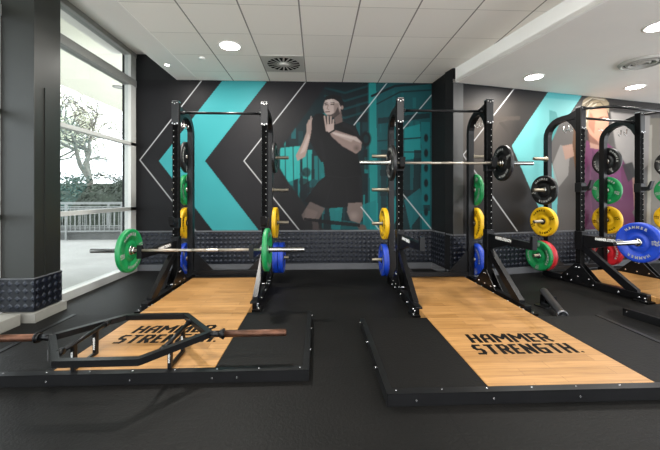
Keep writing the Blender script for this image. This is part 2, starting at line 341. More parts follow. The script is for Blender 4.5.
# ================================================================ MURALS
def pin(px, py, poly):
    inside = np.zeros(px.shape, bool); n = len(poly); j = n - 1
    for i in range(n):
        xi, yi = poly[i]; xj, yj = poly[j]
        if yi != yj:
            c = ((yi > py) != (yj > py)) & (px < (xj - xi) * (py - yi) / (yj - yi) + xi); inside ^= c
        j = i
    return inside.astype(float)
def blur(m, k):
    for _ in range(k):
        p = np.pad(m, 1, mode='edge'); m = (p[:-2, 1:-1] + p[2:, 1:-1] + p[1:-1, :-2] + p[1:-1, 2:] + 2 * m) / 6
    return m
class Print:
    """a wall print: colours laid out over the wall's own (u, z) grid"""
    def __init__(s, P, D, u0, u1, z0, z1, step=.0085):
        s.P, s.D = P, D; s.U, s.Z = np.meshgrid(np.arange(u0, u1 + step, step), np.arange(z0, z1 + step * .5, step))
        s.U = np.clip(s.U, u0, u1); X = P.x + D.x * s.U; Y = P.y + D.y * s.U
        xc = X * cs - Y * sn; zc = X * sn + Y * cs
        s.x = CX + F * xc / zc; s.y = CY - F * (s.Z - CAMH) / zc      # layout units of the artwork
        s.c = np.zeros(s.U.shape + (3,)); s.rng = np.random.RandomState(3); s.dens = 0.44
    def fill(s, m, col, a=1.0):
        c = np.array(srgb(col)); m = (m * a)[..., None]; s.c = s.c * (1 - m) + c * m
    def poly(s, pts, col, a=1.0, soft=0): s.fill(blur(pin(s.x, s.y, pts), soft) if soft else pin(s.x, s.y, pts), col, a)
    def line(s, pts, w, col, a=1.0):
        m = np.zeros(s.x.shape)
        for (x0, y0), (x1, y1) in zip(pts, pts[1:]):
            dx, dy = x1 - x0, y1 - y0; L = dx * dx + dy * dy; t_ = np.clip(((s.x - x0) * dx + (s.y - y0) * dy) / L, 0, 1)
            d = np.hypot(s.x - x0 - t_ * dx, s.y - y0 - t_ * dy); m = np.maximum(m, np.clip((w / 2 + .35 - d) / .7, 0, 1))
        s.fill(m, col, a)
    def ell(s, cx, cy, rx, ry, col, a=1.0, soft=.3):
        d = np.sqrt(((s.x - cx) / rx) ** 2 + ((s.y - cy) / ry) ** 2); s.fill(np.clip((1 - d) / soft, 0, 1), col, a)
    def build(s, name, off):
        h, w_ = s.U.shape; n = Vector((s.D.y, -s.D.x, 0))
        V = np.stack([s.P.x + s.D.x * s.U + n.x * off, s.P.y + s.D.y * s.U + n.y * off, s.Z], -1).reshape(-1, 3)
        idx = np.arange(h * w_).reshape(h, w_); Q = np.stack([idx[:-1, :-1], idx[:-1, 1:], idx[1:, 1:], idx[1:, :-1]], -1).reshape(-1, 4)
        me = bpy.data.meshes.new(name); me.from_pydata(V.tolist(), [], Q.tolist())
        s.c = np.clip(s.c, 0, 1) ** 1.3 * s.dens
        ca = me.color_attributes.new('print', 'FLOAT_COLOR', 'POINT'); ca.data.foreach_set('color', np.concatenate([s.c.reshape(-1, 3), np.ones((h * w_, 1))], 1).ravel().astype(np.float32))
        me.materials.append(M['mural']); o = bpy.data.objects.new(name, me); COL.objects.link(o); return o
PB = Vector((0, YB, 0)); DB = Vector((1, 0, 0))
m = Print(PB, DB, -2.96, XNB - .01, DT + .024, H - .003)
m.c[:] = srgb('#29272b'); g = np.clip((m.x - 137) / 190, 0, 1); m.fill(g * np.clip((m.y - 90) / 120, 0, 1), '#3b3a3b', .9); m.fill(np.clip((110 - m.y) / 30, 0, 1) * np.clip((m.x - 250) / 60, 0, 1), '#2b2530', .9)
# darker and lighter chevron bands of the ground
m.poly([(267, 81), (306, 81), (244, 161), (300, 232), (260, 232), (205, 161)], '#38363a', .8)
# the tinted gym photograph behind the man
reg = pin(m.x, m.y, [(331, 78), (434, 78), (434, 240), (331, 240), (300, 198), (272, 160), (300, 122)])
save = m.c.copy()
m.poly([(260, 78), (434, 78), (434, 240), (260, 240)], '#0a3a40')
for k in range(90):
    x0 = 280 + m.rng.rand() * 150; w0 = 1 + m.rng.rand() * 5; y0 = 90 + m.rng.rand() * 110; h0 = 8 + m.rng.rand() * 40
    m.poly([(x0, y0), (x0 + w0, y0), (x0 + w0, y0 + h0), (x0, y0 + h0)], ['#0f8f94', '#0a5a60', '#06262b', '#25b3b2'][m.rng.randint(4)], .6)
m.poly([(280, 148), (300, 146), (300, 178), (288, 182), (280, 168)], '#4cc9c4', .9, 1)
m.poly([(302, 150), (312, 150), (311, 180), (303, 185)], '#47c4bf', .8, 1); m.poly([(314, 156), (324, 156), (325, 195), (315, 190)], '#1f9a9a', .8, 1)
for x0 in (285, 293, 307, 318): m.line([(x0, 146), (x0 + 1, 200)], 1.1, '#0b4a50', .8)
for k in range(14): m.ell(284 + m.rng.rand() * 40, 172 + m.rng.rand() * 26, 2 + m.rng.rand() * 4, 2 + m.rng.rand() * 4, ['#072a2f', '#0b6468'][k % 2], .8)
m.poly([(325, 80), (368, 80), (368, 122), (330, 122)], '#0a2b31', .8, 3)
for y0 in (88, 96, 104, 113): m.line([(325, y0), (345, y0 + 5), (368, y0 - 2)], 2.2, '#0d6b70', .6)
m.poly([(368, 80), (432, 80), (432, 232), (368, 232)], '#0c7f84', .75)
m.poly([(369, 82), (376, 82), (378, 232), (370, 232)], '#2cb0ae', .9)
m.line([(372, 96), (395, 86), (432, 83)], 2.4, '#063038'); m.line([(377, 104), (400, 92), (432, 90)], 1.6, '#06474c')
m.poly([(378, 118), (430, 113), (430, 118), (378, 124)], '#074147', .9)
m.poly([(404, 128), (420, 124), (421, 158), (404, 160)], '#1fb9ba', .8, 1); m.line([(404, 152), (430, 152)], 1.2, '#06555a'); m.line([(378, 141), (430, 137)], 1.2, '#06444a')
m.poly([(421, 122), (430, 122), (430, 232), (422, 232)], '#0a9498', .9); m.poly([(414, 150), (421, 150), (420, 232), (412, 232)], '#06343a', .8)
for y0 in (138, 153, 168, 183, 198, 212): m.ell(426, y0, 2.6, 5, '#04222a', .95, .4)
for (x0, y0, x1, y1) in ((380, 170, 402, 176), (380, 190, 420, 196), (384, 205, 430, 211), (400, 165, 410, 230), (381, 150, 387, 232), (392, 210, 400, 232)): m.poly([(x0, y0), (x1, y0), (x1, y1), (x0, y1)], '#05363c', .75)
m.poly([(384, 210), (396, 196), (404, 206), (392, 228)], '#12a3a4', .8); m.poly([(404, 200), (420, 188), (424, 210), (410, 228)], '#0b8d92', .8)
m.ell(366, 139, 6, 9, '#04161c', .95); m.ell(366, 139, 3, 5, '#0b4b50', .9)
m.poly([(328, 200), (344, 196), (340, 232), (332, 232)], '#2aa3a3', .8); m.poly([(362, 205), (376, 200), (376, 232), (364, 232)], '#1f9c9e', .8)
m.poly([(331, 220), (370, 222), (370, 232), (331, 232)], '#1e8c90', .5)
fade = np.clip((np.abs(m.y - 160) * -1 + 62 + (m.x - 290) * .8) / 30, 0, 1); fr = (blur(reg, 2) * fade)[..., None]
m.c = save * (1 - fr) + m.c * fr
m.poly([(223, 80), (268, 80), (205, 161), (260, 232), (214, 232), (159, 161)], '#5ec6ca')
for pts in ([(201.5, 81), (140, 160), (196, 231)], [(306.5, 81), (244, 161), (300, 231)]): m.line(pts, .8, '#ffffff', .95)
# the man
def S1(pts): return [(280 + x / 5.62, 80 + y / 5.62) for x, y in pts]
def S2(pts): return [(280 + x / 5, 150 + y / 5) for x, y in pts]
m.poly(S2([(205, 0), (385, 0), (410, 130), (415, 270), (340, 285), (240, 292), (120, 258), (190, 160), (228, 130)]), '#151315')
m.poly(S1([(175, 215), (205, 190), (245, 190), (300, 235), (352, 232), (425, 262), (455, 330), (400, 400), (440, 460), (230, 460), (160, 330)]), '#131114')
m.poly(S2([(150, 258), (225, 292), (195, 345), (120, 352), (108, 325)]), '#8d7f7a', 1, 1); m.poly(S2([(130, 290), (190, 310), (175, 345), (120, 350)]), '#a3938c', .6, 2)
m.poly(S2([(340, 265), (410, 262), (416, 330), (398, 368), (352, 352), (335, 310)]), '#9b8c86', 1, 1); m.ell(280 + 370/5, 150 + 330/5, 6, 6, '#c4b4ac', .5, .8)
m.poly(S2([(160, 350), (190, 350), (196, 405), (165, 405)]), '#6a605e', 1, 1); m.poly(S2([(375, 368), (425, 375), (436, 405), (400, 405)]), '#7d716d', 1, 1)
m.poly(S2([(120, 338), (400, 368), (400, 385), (250, 372), (120, 350)]), '#1d1a1d', .9)
m.poly(S1([(275, 290), (300, 278), (430, 320), (460, 350), (455, 392), (428, 415), (350, 372), (290, 318)]), '#b39f98', 1, 1); m.poly(S1([(300, 290), (420, 325), (400, 350), (310, 310)]), '#dccbc4', .6, 2); m.ell(280+430/5.62, 80+385/5.62, 4.5, 4.5, '#4a4040', .5, .9)
m.poly(S1([(162, 222), (178, 228), (176, 290), (165, 345), (142, 430), (98, 455), (88, 425), (128, 350), (150, 290), (150, 250)]), '#bba8a0', 1, 1); m.poly(S1([(160, 300), (168, 320), (140, 400), (110, 420)]), '#e2d2cb', .5, 2)
m.poly(S1([(300, 190), (342, 165), (352, 235), (312, 250)]), '#8e7d78', 1, 1)
m.poly(S1([(258, 108), (300, 98), (335, 115), (345, 150), (335, 185), (300, 210), (270, 205), (250, 182), (242, 155), (248, 128)]), '#d6c5be', 1, 1)
m.poly(S1([(300, 130), (330, 130), (338, 180), (305, 205)]), '#a08f89', .7, 2)
m.poly(S1([(248, 115), (258, 92), (300, 82), (342, 92), (360, 130), (354, 168), (340, 150), (328, 122), (300, 106), (262, 112)]), '#211c1f')
m.poly(S1([(325, 150), (337, 190), (305, 213), (275, 210), (262, 196), (285, 196), (310, 182)]), '#4d423f', .85, 1)
for pts in ([(252, 132), (268, 128)], [(284, 126), (304, 128)], [(254, 140), (266, 139)], [(286, 138), (302, 138)]): m.line(S1(pts), .9, '#2c2423', .9)
m.line(S1([(272, 140), (264, 162), (274, 166)]), .6, '#7d6a64', .8); m.line(S1([(256, 180), (278, 178)]), 1.0, '#6d4740', .9); m.ell(280+349/5.62, 80+155/5.62, 1.5, 2.4, '#b7a39c')
for q in ([(262, 285), (250, 205)], [(272, 280), (268, 205)], [(284, 278), (286, 208)], [(296, 280), (300, 225)]): m.line(S1(q), 1.7, '#cbb8b0'); 
m.poly(S1([(262, 250), (304, 245), (302, 290), (278, 300), (262, 285)]), '#d3c1ba', 1, 1); m.line(S1([(275, 300), (305, 283)]), 1.6, '#101012')
m.poly(S1([(352, 236), (425, 266), (450, 325), (436, 318), (405, 285), (350, 262)]), '#35343a', .6, 2); m.poly(S1([(215, 330), (235, 330), (262, 450), (240, 450)]), '#2a292d', .6, 2)
m.poly(S2([(395, 130), (410, 130), (415, 262), (402, 262)]), '#38373b', .6, 2); m.line(S2([(232, 128), (320, 140), (408, 128)]), 1.0, '#2f2e32', .7); m.line(S2([(262, 160), (225, 280)]), 1.2, '#2c2b2f', .6); m.line(S2([(330, 150), (338, 275)]), 1.0, '#2c2b2f', .6)
m.poly(S1([(262, 112), (290, 106), (300, 128), (262, 130)]), '#f2e6e0', .5, 1); m.poly(S1([(290, 292), (430, 322), (455, 350), (445, 352), (410, 335), (300, 305)]), '#efe2dc', .6, 1)
for q in ([(165, 250), (175, 205)], [(170, 250), (180, 215)]): m.line(S1(q), 1.0, '#c3b0a8')
for pts in ([(388.5, 81), (354, 125)], [(361, 207), (381, 232)], [(432, 94.5), (402, 130)], [(401, 192), (432, 230)]): m.line(pts, .8, '#ffffff', .95)
tag(m.build('wall_mural', .004), 'charcoal wall mural of a man in black with turquoise chevron and tinted gym', 'mural', 'printed wall murals')

m = Print(P_R, D_R, .175, 7.9, DT + .024, HS - .003, .0095)
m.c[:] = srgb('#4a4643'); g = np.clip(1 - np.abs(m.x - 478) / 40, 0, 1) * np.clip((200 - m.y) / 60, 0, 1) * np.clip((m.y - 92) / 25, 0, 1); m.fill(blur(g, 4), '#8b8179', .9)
m.fill(np.clip((104 - m.y) / 16, 0, 1), '#201d22', .95); m.fill(np.clip((m.y - 180) / 50, 0, 1) * (m.x < 560), '#323132', .8)
m.fill(np.clip((m.x - 600) / 20, 0, 1) * np.clip((m.y - 105) / 20, 0, 1), '#8f8b88', .9); m.poly([(648, 118), (760, 118), (760, 240), (646, 240)], '#a8a091', .9, 3); m.poly([(649, 125), (652, 125), (650, 240), (646, 240)], '#d8d2c4', .8, 2)
m.line([(500, 122), (509, 132), (511, 160)], 3.5, '#5c5651', .8); m.line([(486, 150), (498, 122), (506, 120)], 1.5, '#7b736b', .5)
m.poly([(472, 118), (520, 116), (520, 120), (472, 122)], '#6d645c', .6, 1)
m.poly([(552, 86), (588, 86), (547, 148), (563, 200), (562, 232), (549, 232), (511.5, 146)], '#98e4e4')
m.poly([(552, 86), (588, 86), (578, 101), (544, 98)], '#48c8d0', .5, 3)
m.poly([(549, 110), (556, 112), (561, 128), (552, 152), (549, 130)], '#2fa6a4', .6, 1)
# the woman
m.poly([(610, 112), (650, 116), (648, 165), (634, 176), (616, 150)], '#c9c4c0', .8, 5)
m.poly([(560, 122), (576, 118), (584, 150), (582, 232), (556, 232), (558, 180), (548, 150)], '#8b8682', 1, 1); m.poly([(574, 118), (584, 132), (586, 185), (580, 200), (572, 150)], '#8a6440', .9, 1)
m.poly([(560, 145), (570, 148), (568, 175), (556, 190), (552, 165)], '#c4c0bb', .8, 1); m.poly([(562, 146), (572, 144), (574, 156), (565, 160)], '#d9b7a6', .9, 1)
m.poly([(586, 140), (598, 145), (606, 142), (618, 152), (634, 180), (640, 200), (632, 212), (640, 232), (584, 232), (583, 180)], '#8e4d79', 1, 1)
m.poly([(592, 150), (600, 160), (602, 200), (594, 225), (590, 190)], '#6f3a62', .7, 2); m.poly([(606, 148), (620, 160), (622, 200), (610, 200)], '#a9649a', .6, 3)
m.poly([(588, 128), (600, 138), (602, 150), (590, 148)], '#c9a594', 1, 1)
m.poly([(586, 108), (596, 103), (606, 108), (609, 120), (607, 134), (600, 142), (591, 138), (586, 126)], '#d9ab94', 1, 1)
m.poly([(580, 112), (583, 100), (592, 94), (602, 95), (609, 103), (609, 114), (604, 107), (594, 108), (589, 118), (587, 130), (582, 124)], '#b9ab92', 1, 1)
for q in ([(585, 126), (584, 112), (590, 101), (600, 98)], [(583, 118), (586, 104), (596, 96)], [(606, 108), (600, 102), (592, 104)]): m.line(q, .8, '#5f5342', .8)
m.poly([(587, 132), (597, 141), (600, 146), (588, 142)], '#8a5a48', .7, 2); m.poly([(590, 112), (595, 120), (594, 134), (588, 126)], '#a97a64', .6, 2)
for q in ([(583, 104), (592, 98), (604, 100)], [(584, 110), (592, 103)], [(586, 122), (588, 110), (596, 104)]): m.line(q, .9, '#efe6d6', .9)
m.line([(599, 118), (603, 117)], .9, '#5a4338', .9); m.line([(605, 117), (608, 118)], .8, '#5a4338', .9); m.line([(599, 130), (604, 131), (607, 128)], 1.2, '#f0e8e4'); m.line([(598, 129), (604, 132.5), (608, 129)], .6, '#9d5a52')
m.poly([(622, 165), (632, 162), (636, 175), (628, 182)], '#4b4a4a', .9, 2); m.poly([(632, 178), (643, 176), (644, 205), (634, 210)], '#cfab9b', .9, 1)
m.line([(514.5, 88), (463, 155), (517, 231)], 0.8, '#ffffff', .95)
tag(m.build('wall_mural', .004), 'grey wall mural of a smiling blonde woman in magenta top beside pale turquoise chevron', 'mural', 'printed wall murals')

# ================================================================ CEILING FITTINGS
def downlight(xc, zc, z, r, power, label):
    p = c2w(xc, zc, z); root = empty('ceiling_light', p)
    tag(root, label, 'ceiling light', 'recessed ceiling lights')
    b = MB(); b.lathe([(0, r * 1.25), (-.006, r * 1.2), (-.006, r), (.0, r)], 'Z', 28, cap=False); b.build('rim', 'bulk', root)
    b = MB(); b.lathe([(-.003, r), (-.002, .001)], 'Z', 28, cap=False); b.build('lens', 'lamp', root)
    L = bpy.data.lights.new('bulb', 'AREA'); L.shape = 'DISK'; L.size = r * 1.8; L.energy = power; L.color = (1, .96, .9); lo = bpy.data.objects.new('bulb', L); COL.objects.link(lo); lo.parent = root; lo.location = (0, 0, -.012)
for args in ((-1.28, 4.22, H, .12, 16, 'large bright round light in the tiled ceiling above the left rack'),
             (-2.385, 4.83, H, .03, 3, 'tiny spotlight in the white ceiling margin beside the window'),
             (2.92, 4.73, HS, .11, 7, 'bright oval light in the plaster soffit left of the woman mural'),
             (4.77, 5.16, HS, .11, 7, 'bright light in the plaster soffit above the right hand rack and behind the round vent'),
             (3.30, 3.3, HS, .11, 7, 'bright light cut by the right edge of the picture, nearest of the soffit')):
    downlight(*args)
for i, (xc, zc) in enumerate(((-1.28, 1.8), (1.2, 1.8), (-1.28, -.6), (1.2, -.6))):  # added lamps out of view, put in to brighten the room
    downlight(xc, zc, H, .12, 7, ['round light in the tiled ceiling over the left front floor', 'round light in the tiled ceiling over the right platform front', 'round light in the tiled ceiling behind the viewer at left', 'round light in the tiled ceiling behind the viewer at right'][i])
p = ray(288, 64); k = (H - CAMH) / p.z; vx, vy = X0T + TS * 1.5, p.y * k
root = empty('ceiling_vent', (vx, vy, H)); tag(root, 'square metal ceiling vent tile with round black swirl slots above the man mural', 'vent')
b = MB(); b.box(-TS / 2 + .01, TS / 2 - .01, -TS / 2 + .01, TS / 2 - .01, -.006, 0); b.build('face_plate', 'vent', root)
b = MB()
for i in range(18):
    a = 2 * PI * i / 18; c1 = Vector((math.cos(a), math.sin(a), 0)); c2 = Vector((math.cos(a + .22), math.sin(a + .22), 0)); c3 = Vector((math.cos(a + .1), math.sin(a + .1), 0)); c4 = Vector((math.cos(a - .02), math.sin(a - .02), 0))
    z = Vector((0, 0, -.0075)); b.poly([c1 * .10 + z, c3 * .10 + z, c2 * .235 + z, c4 * .235 + z])
b.build('swirl_slots', 'hole', root)
b = MB(); b.lathe([(-.006, .07), (-.02, .065), (-.022, .01)], 'Z', 24); b.build('hub', 'vent', root)
root = empty('ceiling_vent', c2w(3.96, 4.19, HS)); tag(root, 'round white ringed vent in the plaster soffit at the right', 'vent')
b = MB()
for r in (.24, .17, .10): b.lathe([(0, r), (-.03, r - .02), (-.034, r - .045), (-.02, r - .04), (0, r - .05)], 'Z', 36, cap=False)
b.build('rings', 'vent', root); b = MB(); b.lathe([(-.002, .2), (-.002, .001)], 'Z', 30, cap=False); b.build('duct_opening', 'hole', root)
b = MB(); b.lathe([(0, .03), (-.02, .03), (-.028, .012)], 'Z', 20); b.build('hub', 'vent', root)
p = ray(202, 58); k = (H - CAMH) / p.z
b = MB(); b.lathe([(0, .045), (-.012, .045), (-.02, .02)], 'Z', 20, org=(p.x * k, p.y * k, H)); tag(b.build('smoke_detector', 'bulk'), 'small round white detector on the tiled ceiling near the bright light', 'detector')  # low white puck set at one faint spot on the tiles

# ================================================================ LIFTING PLATFORMS
def platform(loc, rz, label, mat_back, wood_back, hw=.533, side=.63, logo=True):
    """origin: middle of the front edge, on the floor; +Y runs to the back"""
    root = empty('lifting_platform', loc, rz); tag(root, label, 'lifting platform', 'wooden lifting platforms'); T = .074
    b = MB(); b.box(-hw, hw, .03, wood_back, 0, T, bev=.002); b.build('wood_deck', 'wood', root)
    for s in (-1, 1):
        b = MB(); x0, x1 = sorted((s * (hw + .002), s * (hw + side))); b.box(x0, x1, .03, mat_back, 0, T - .002, bev=.004); b.build('rubber_deck', 'rubber_mat', root)
    W = hw + side
    b = MB(); b.box(-W - .012, W + .012, 0, .03, 0, T + .002, bev=.003); b.box(-W - .012, W + .012, 0, .055, T - .002, T + .003)
    for s in (-1, 1): x0, x1 = sorted((s * W, s * (W + .012))); b.box(x0, x1, .03, mat_back, 0, T); x0, x1 = sorted((s * (W - .03), s * (W + .012))); b.box(x0, x1, .055, mat_back, T - .002, T + .003)
    b.m(1)
    for i in range(9): b.lathe([(T + .003, .006), (T + .0055, .004)], 'Z', 8, org=(-W + .05 + i * (2 * W - .1) / 8, .035, 0))
    for s in (-1, 1):
        for y in (.35, .75, mat_back - .04): b.cyl((s * (W + .012), y, .05), (s * (W + .02), y, .05), .008, 8)
    for x in (-W * .86, -hw, 0, hw, W * .6): b.cyl((x, 0, .035), (x, -.004, .035), .006, 8)
    b.build('edge_frame', ['edge_steel', 'bolt'], root)
    b = MB(); s1 = block_text('HAMMER', -.355, .325, .645, .805, .06, .2); s2 = block_text('STRENGTH', -.40, .375, .455, .615, .06, .2)
    b.data(s1, Matrix.Translation((0, 0, T + .0012))); b.data(s2, Matrix.Translation((0, 0, T + .0012))); b.lathe([(T + .0012, .012), (T + .0014, .002)], 'Z', 10, org=(.405, .468, 0))
    b.build('lettering', 'ink', root, fix=False)
    return root
platform((-1.23, 2.22, 0), 0, 'wooden lifting platform under the trap bar, left of the two large ones', 1.12, 2.53)
platform((1.587, 1.93, 0), 0, 'wooden lifting platform in the centre right foreground, lettering fully clear', 1.20, 2.82)
A3 = R(15.5) - YAW                                    # racks at the right are turned with their wall
RC3 = c2w(4.03, 4.74)
def r3(x, y, z=0, c=None):
    c = RC3 if c is None else c
    return Vector((c.x + x * math.cos(A3) - y * math.sin(A3), c.y + x * math.sin(A3) + y * math.cos(A3), z))
platform(r3(0, -2.12), A3, 'wooden lifting platform at the right edge under the blue plated barbell', 1.12, 2.50, side=.76)

# ================================================================ RACKS
HR = 2.46; SP = .575; DP = .50; PEGS = (1.80, 1.325, .845, .33)
def rack(loc, rz, label, arm_z, hook_z):
    root = empty('power_rack', loc, rz); tag(root, label, 'power rack', 'black half racks with plate storage')
    for s in (-1, 1):
        x = s * SP
        b = MB(); b.box(x - .0375, x + .0375, -.0375, .0375, .09, HR, bev=.004); b.m(1)
        for i in range(21):                                       # angled hook slots on the front, along the inner edge
            z = .62 + i * .075; xi = x - s * .022
            b.box(xi - .014, xi + .014, -.040, -.0370, z, z + .036); b.box(x - s * .0375 - .0015, x - s * .0375 + .0015, -.015, .02, z, z + .036)
        b.m(2)
        for i in range(20): b.cyl((x + s * .02, -.0372, .66 + i * .075), (x + s * .02, -.0385, .66 + i * .075), .004, 6)
        b.build('front_upright', ['black_steel', 'hole', 'white'], root)
        b = MB(); b.box(x - .045, x + .045, -.05, -.0385, HR - .30, HR + .015, bev=.006); b.box(x - .04, x + .04, -.05, .04, HR - .001, HR + .015, bev=.004); b.m(1)
        for z in (HR - .28, HR - .015):
            for dx in (-.03, 0, .03): b.cyl((x + dx, -.049, z + (0 if dx else -.012)), (x + dx, -.056, z + (0 if dx else -.012)), .0075, 8)
        b.build('top_bracket', ['cap_steel', 'bolt'], root)
        pts = [(x, DP, .09), (x, DP, 1.0), (x, DP, HR - .34)] + [(x, DP - .26 * (1 - math.cos(a)), HR - .34 + .24 * math.sin(a)) for a in [R(v) for v in (12, 25, 38, 50, 62, 75, 90)]] + [(x, .03, HR - .10)]
        b = MB(); b.tube(pts, .038, square=True); b.build('rear_upright', 'black_steel', root)
        b = MB(); b.prism([(.03, HR - .02), (.03, HR - .34), (.10, HR - .22), (.2, HR - .12), (.2, HR - .07)], 'X', x - .03, x + .03); b.build('neck_gusset', 'black_steel', root)
        b = MB(); b.box(x - .036, x + .036, -.80, DP + .06, .006, .095, bev=.004); x0, x1 = sorted((x - s * .036, x + s * .085)); b.box(x0, x1, -.84, -.68, 0, .02); b.m(1)
        for y in (-.78, -.72, -.5, -.2, .1, .25): b.cyl((x - .0465, y, .05), (x + .0465, y, .05), .009, 8)
        for sx in (-1, 1): b.cyl((x + .055 * sx, -.8, .02), (x + .055 * sx, -.8, .03), .011, 8)
        b.build('base_rail', ['black_steel', 'bolt'], root)
        b = MB(); b.prism([(-.03, .60), (-.03, .50), (-.58, .09), (-.70, .09), (-.70, .12)], 'X', x - .028, x + .028); b.build('diagonal_brace', 'black_steel', root)
        b = MB(); b.prism([(-.0375, .30), (-.25, .09), (.25, .09), (.0375, .30)], 'X', x - .046, x - .0385); b.prism([(-.0375, .30), (-.25, .09), (.25, .09), (.0375, .30)], 'X', x + .0385, x + .046); b.m(1)
        for y, z in ((-.02, .25), (.02, .25), (-.15, .12), (.15, .12), (0, .12)): b.cyl((x - .052, y, z), (x + .052, y, z), .009, 8)
        b.build('foot_plate', ['black_steel', 'bolt'], root)
        b = MB(); xi = x - s * .034; b.prism([(xi, .46), (xi, .09), (x - s * .38, .09)], 'Y', DP - .006, DP + .006); b.build('rear_gusset', 'black_steel', root)
        for z in PEGS:
            L = .235
            b = MB(); b.lathe([(0, .045), (.008, .045), (.008, .024), (L - .004, .024), (L, .020)] if s > 0 else [(0, .045), (-.008, .045), (-.008, .024), (-L + .004, .024), (-L, .020)], 'X', 16, org=(x + s * .034, DP, z)); b.build('plate_peg', 'peg_steel', root)
        for z in (1.55, .62): b = MB(); b.box(x - .02, x + .02, DP - .0365, DP - .034, z, z + .075); b.build('white_sticker', 'white', root)
        # safety arm
        z0 = arm_z; b = MB()
        b.prism([(-.04, z0 + .04), (-.86, z0 + .04), (-.88, z0 + .11), (-.91, z0 + .11), (-.91, z0 - .03), (-.45, z0 - .05), (-.04, z0 - .16)], 'X', x - .024, x + .024)
        b.box(x - .047, x + .047, -.06, .045, z0 - .16, z0 + .09, bev=.004); ar = b.build('safety_arm', 'black_steel', root)
        b = MB(); d = fit(text_data('HAMMER STRENGTH', 1, .05), -.16, .16, -.019, .019)
        for sx in (-1, 1):
            mtx = Matrix.Translation((x + sx * .0255, -.38, z0 + .012)) @ Matrix.Rotation(R(90) * sx, 4, 'Z') @ Matrix.Rotation(R(90), 4, 'X'); b.data(d, mtx)
        b.build('lettering', 'white', ar, fix=False)
        b = MB(); b.box(x - .048, x + .048, -.05, .04, hook_z - .11, hook_z + .02, bev=.004); b.prism([(-.045, hook_z - .09), (-.045, hook_z - .03), (-.12, hook_z - .03), (-.155, hook_z + .05), (-.175, hook_z + .05), (-.145, hook_z - .06), (-.10, hook_z - .09)], 'X', x - .03, x + .03)
        b.build('j_hook', 'black_plastic', root)
        z = HR - .30                                   # hanging hooks under the neck
        for dy in (.16, .24): b = MB(); b.tube([(x, dy, z + .10), (x, dy, z + .02), (x - s * .03, dy, z), (x - s * .06, dy, z + .02), (x - s * .06, dy, z + .05)], .006, 6); b.build('hanging_hook', 'chrome', root)
    b = MB(); b.box(-SP + .02, SP - .02, DP - .03, DP + .03, .09, .15, bev=.003); b.build('rear_crossmember', 'black_steel', root)
    b = MB(); b.cyl((-SP, .06, HR - .12), (SP, .06, HR - .12), .017, 14)
    for s in (-1, 1): b.cyl((s * SP, .06, HR - .12), (s * (SP - .09), .06, HR - .12), .024, 14)
    b.build('pull_up_bar', 'black_steel', root)
    return root
R1 = c2w(-1.435, 4.34); R2 = c2w(1.46, 4.22)
rk1 = rack((R1.x, R1.y, 0), 0, 'black half rack standing over the left platform with man mural to its right', .62, .93)
rk2 = rack((R2.x, R2.y, 0), 0, 'black half rack in the middle holding a high barbell with black plates', .72, 1.665)
rk3 = rack(RC3, A3, 'black half rack at the right in front of the woman mural', .66, 1.40)
RC4 = r3(2.80, 0); rk4 = copy_tree(rk3); rk4.location = RC4; rk4['label'] = 'black half rack beyond the right edge, only its stored plates showing'
# wider pull-up wings on the rack by the woman mural
b = MB(); b.tube([(-SP + .02, -.05, HR - .02), (-SP + .1, -.34, HR - .06), (SP - .1, -.34, HR - .06), (SP + .06, -.05, HR - .02)], .018, 10); b.build('front_pull_up_bar', 'black_steel', rk3)

# ================================================================ PLATES
TH = {'blue': .075, 'green': .05, 'yellow': .06, 'black': .042, 'red': .085}; KG = {'blue': '20', 'green': '10', 'yellow': '15', 'black': '5', 'red': '25'}
def make_plate(c):
    t_ = TH[c]; h = t_ / 2; root = empty('weight_plate')
    prof = [(h - .008, .026), (h - .008, .052), (h - .003, .056), (h - .003, .085), (h - .012, .10), (h - .012, .125), (h - .002, .13), (h, .205), (h, .215), (h - .006, .2245), (0, .225)]
    full = prof + [(-a, r) for a, r in prof[::-1][1:]]
    b = MB(); b.lathe(full + [full[0]], 'X', 48, cap=False); b.build('disc', c, root)
    b = MB(); b.lathe([(h - .0005, .026), (h - .0005, .04), (h - .007, .045), (-h + .007, .045), (-h + .0005, .04), (-h + .0005, .026), (h - .0005, .026)], 'X', 24, cap=False); b.build('steel_hub', 'chrome' if c != 'yellow' else 'black_steel', root)
    b = MB()
    for sx in (-1, 1):
        base = Matrix.Translation((sx * (h + .0006), 0, 0)) @ Matrix.Rotation(R(90) * sx, 4, 'Z') @ Matrix.Rotation(R(90), 4, 'X')
        for flip in (0, 1):
            for i, ch in enumerate('HAMMER'):
                a = R(-(i - 2.5) * 13.5); d = text_data(ch, .042, .04)
                b.data(d, base @ Matrix.Rotation(a + PI * flip, 4, 'Z') @ Matrix.Translation((0, .17, 0)))
            a = R(90) + PI * flip; b.data(text_data(KG[c], .06, .03), base @ Matrix.Rotation(a, 4, 'Z') @ Matrix.Translation((0, .183, 0))); b.data(text_data('KG', .032, .03), base @ Matrix.Rotation(a, 4, 'Z') @ Matrix.Translation((0, .147, 0)))
    b.build('lettering', 'plate_print' if c != 'yellow' else 'ink', root, fix=False)
    return root
protos = {}
def plate(c, P, rz, label, group, roll=0.0):
    if c not in protos: o = protos[c] = make_plate(c)
    else: o = copy_tree(protos[c])
    o.location = P; o.rotation_euler = (roll, 0, rz); tag(o, label, 'weight plate', group); return o
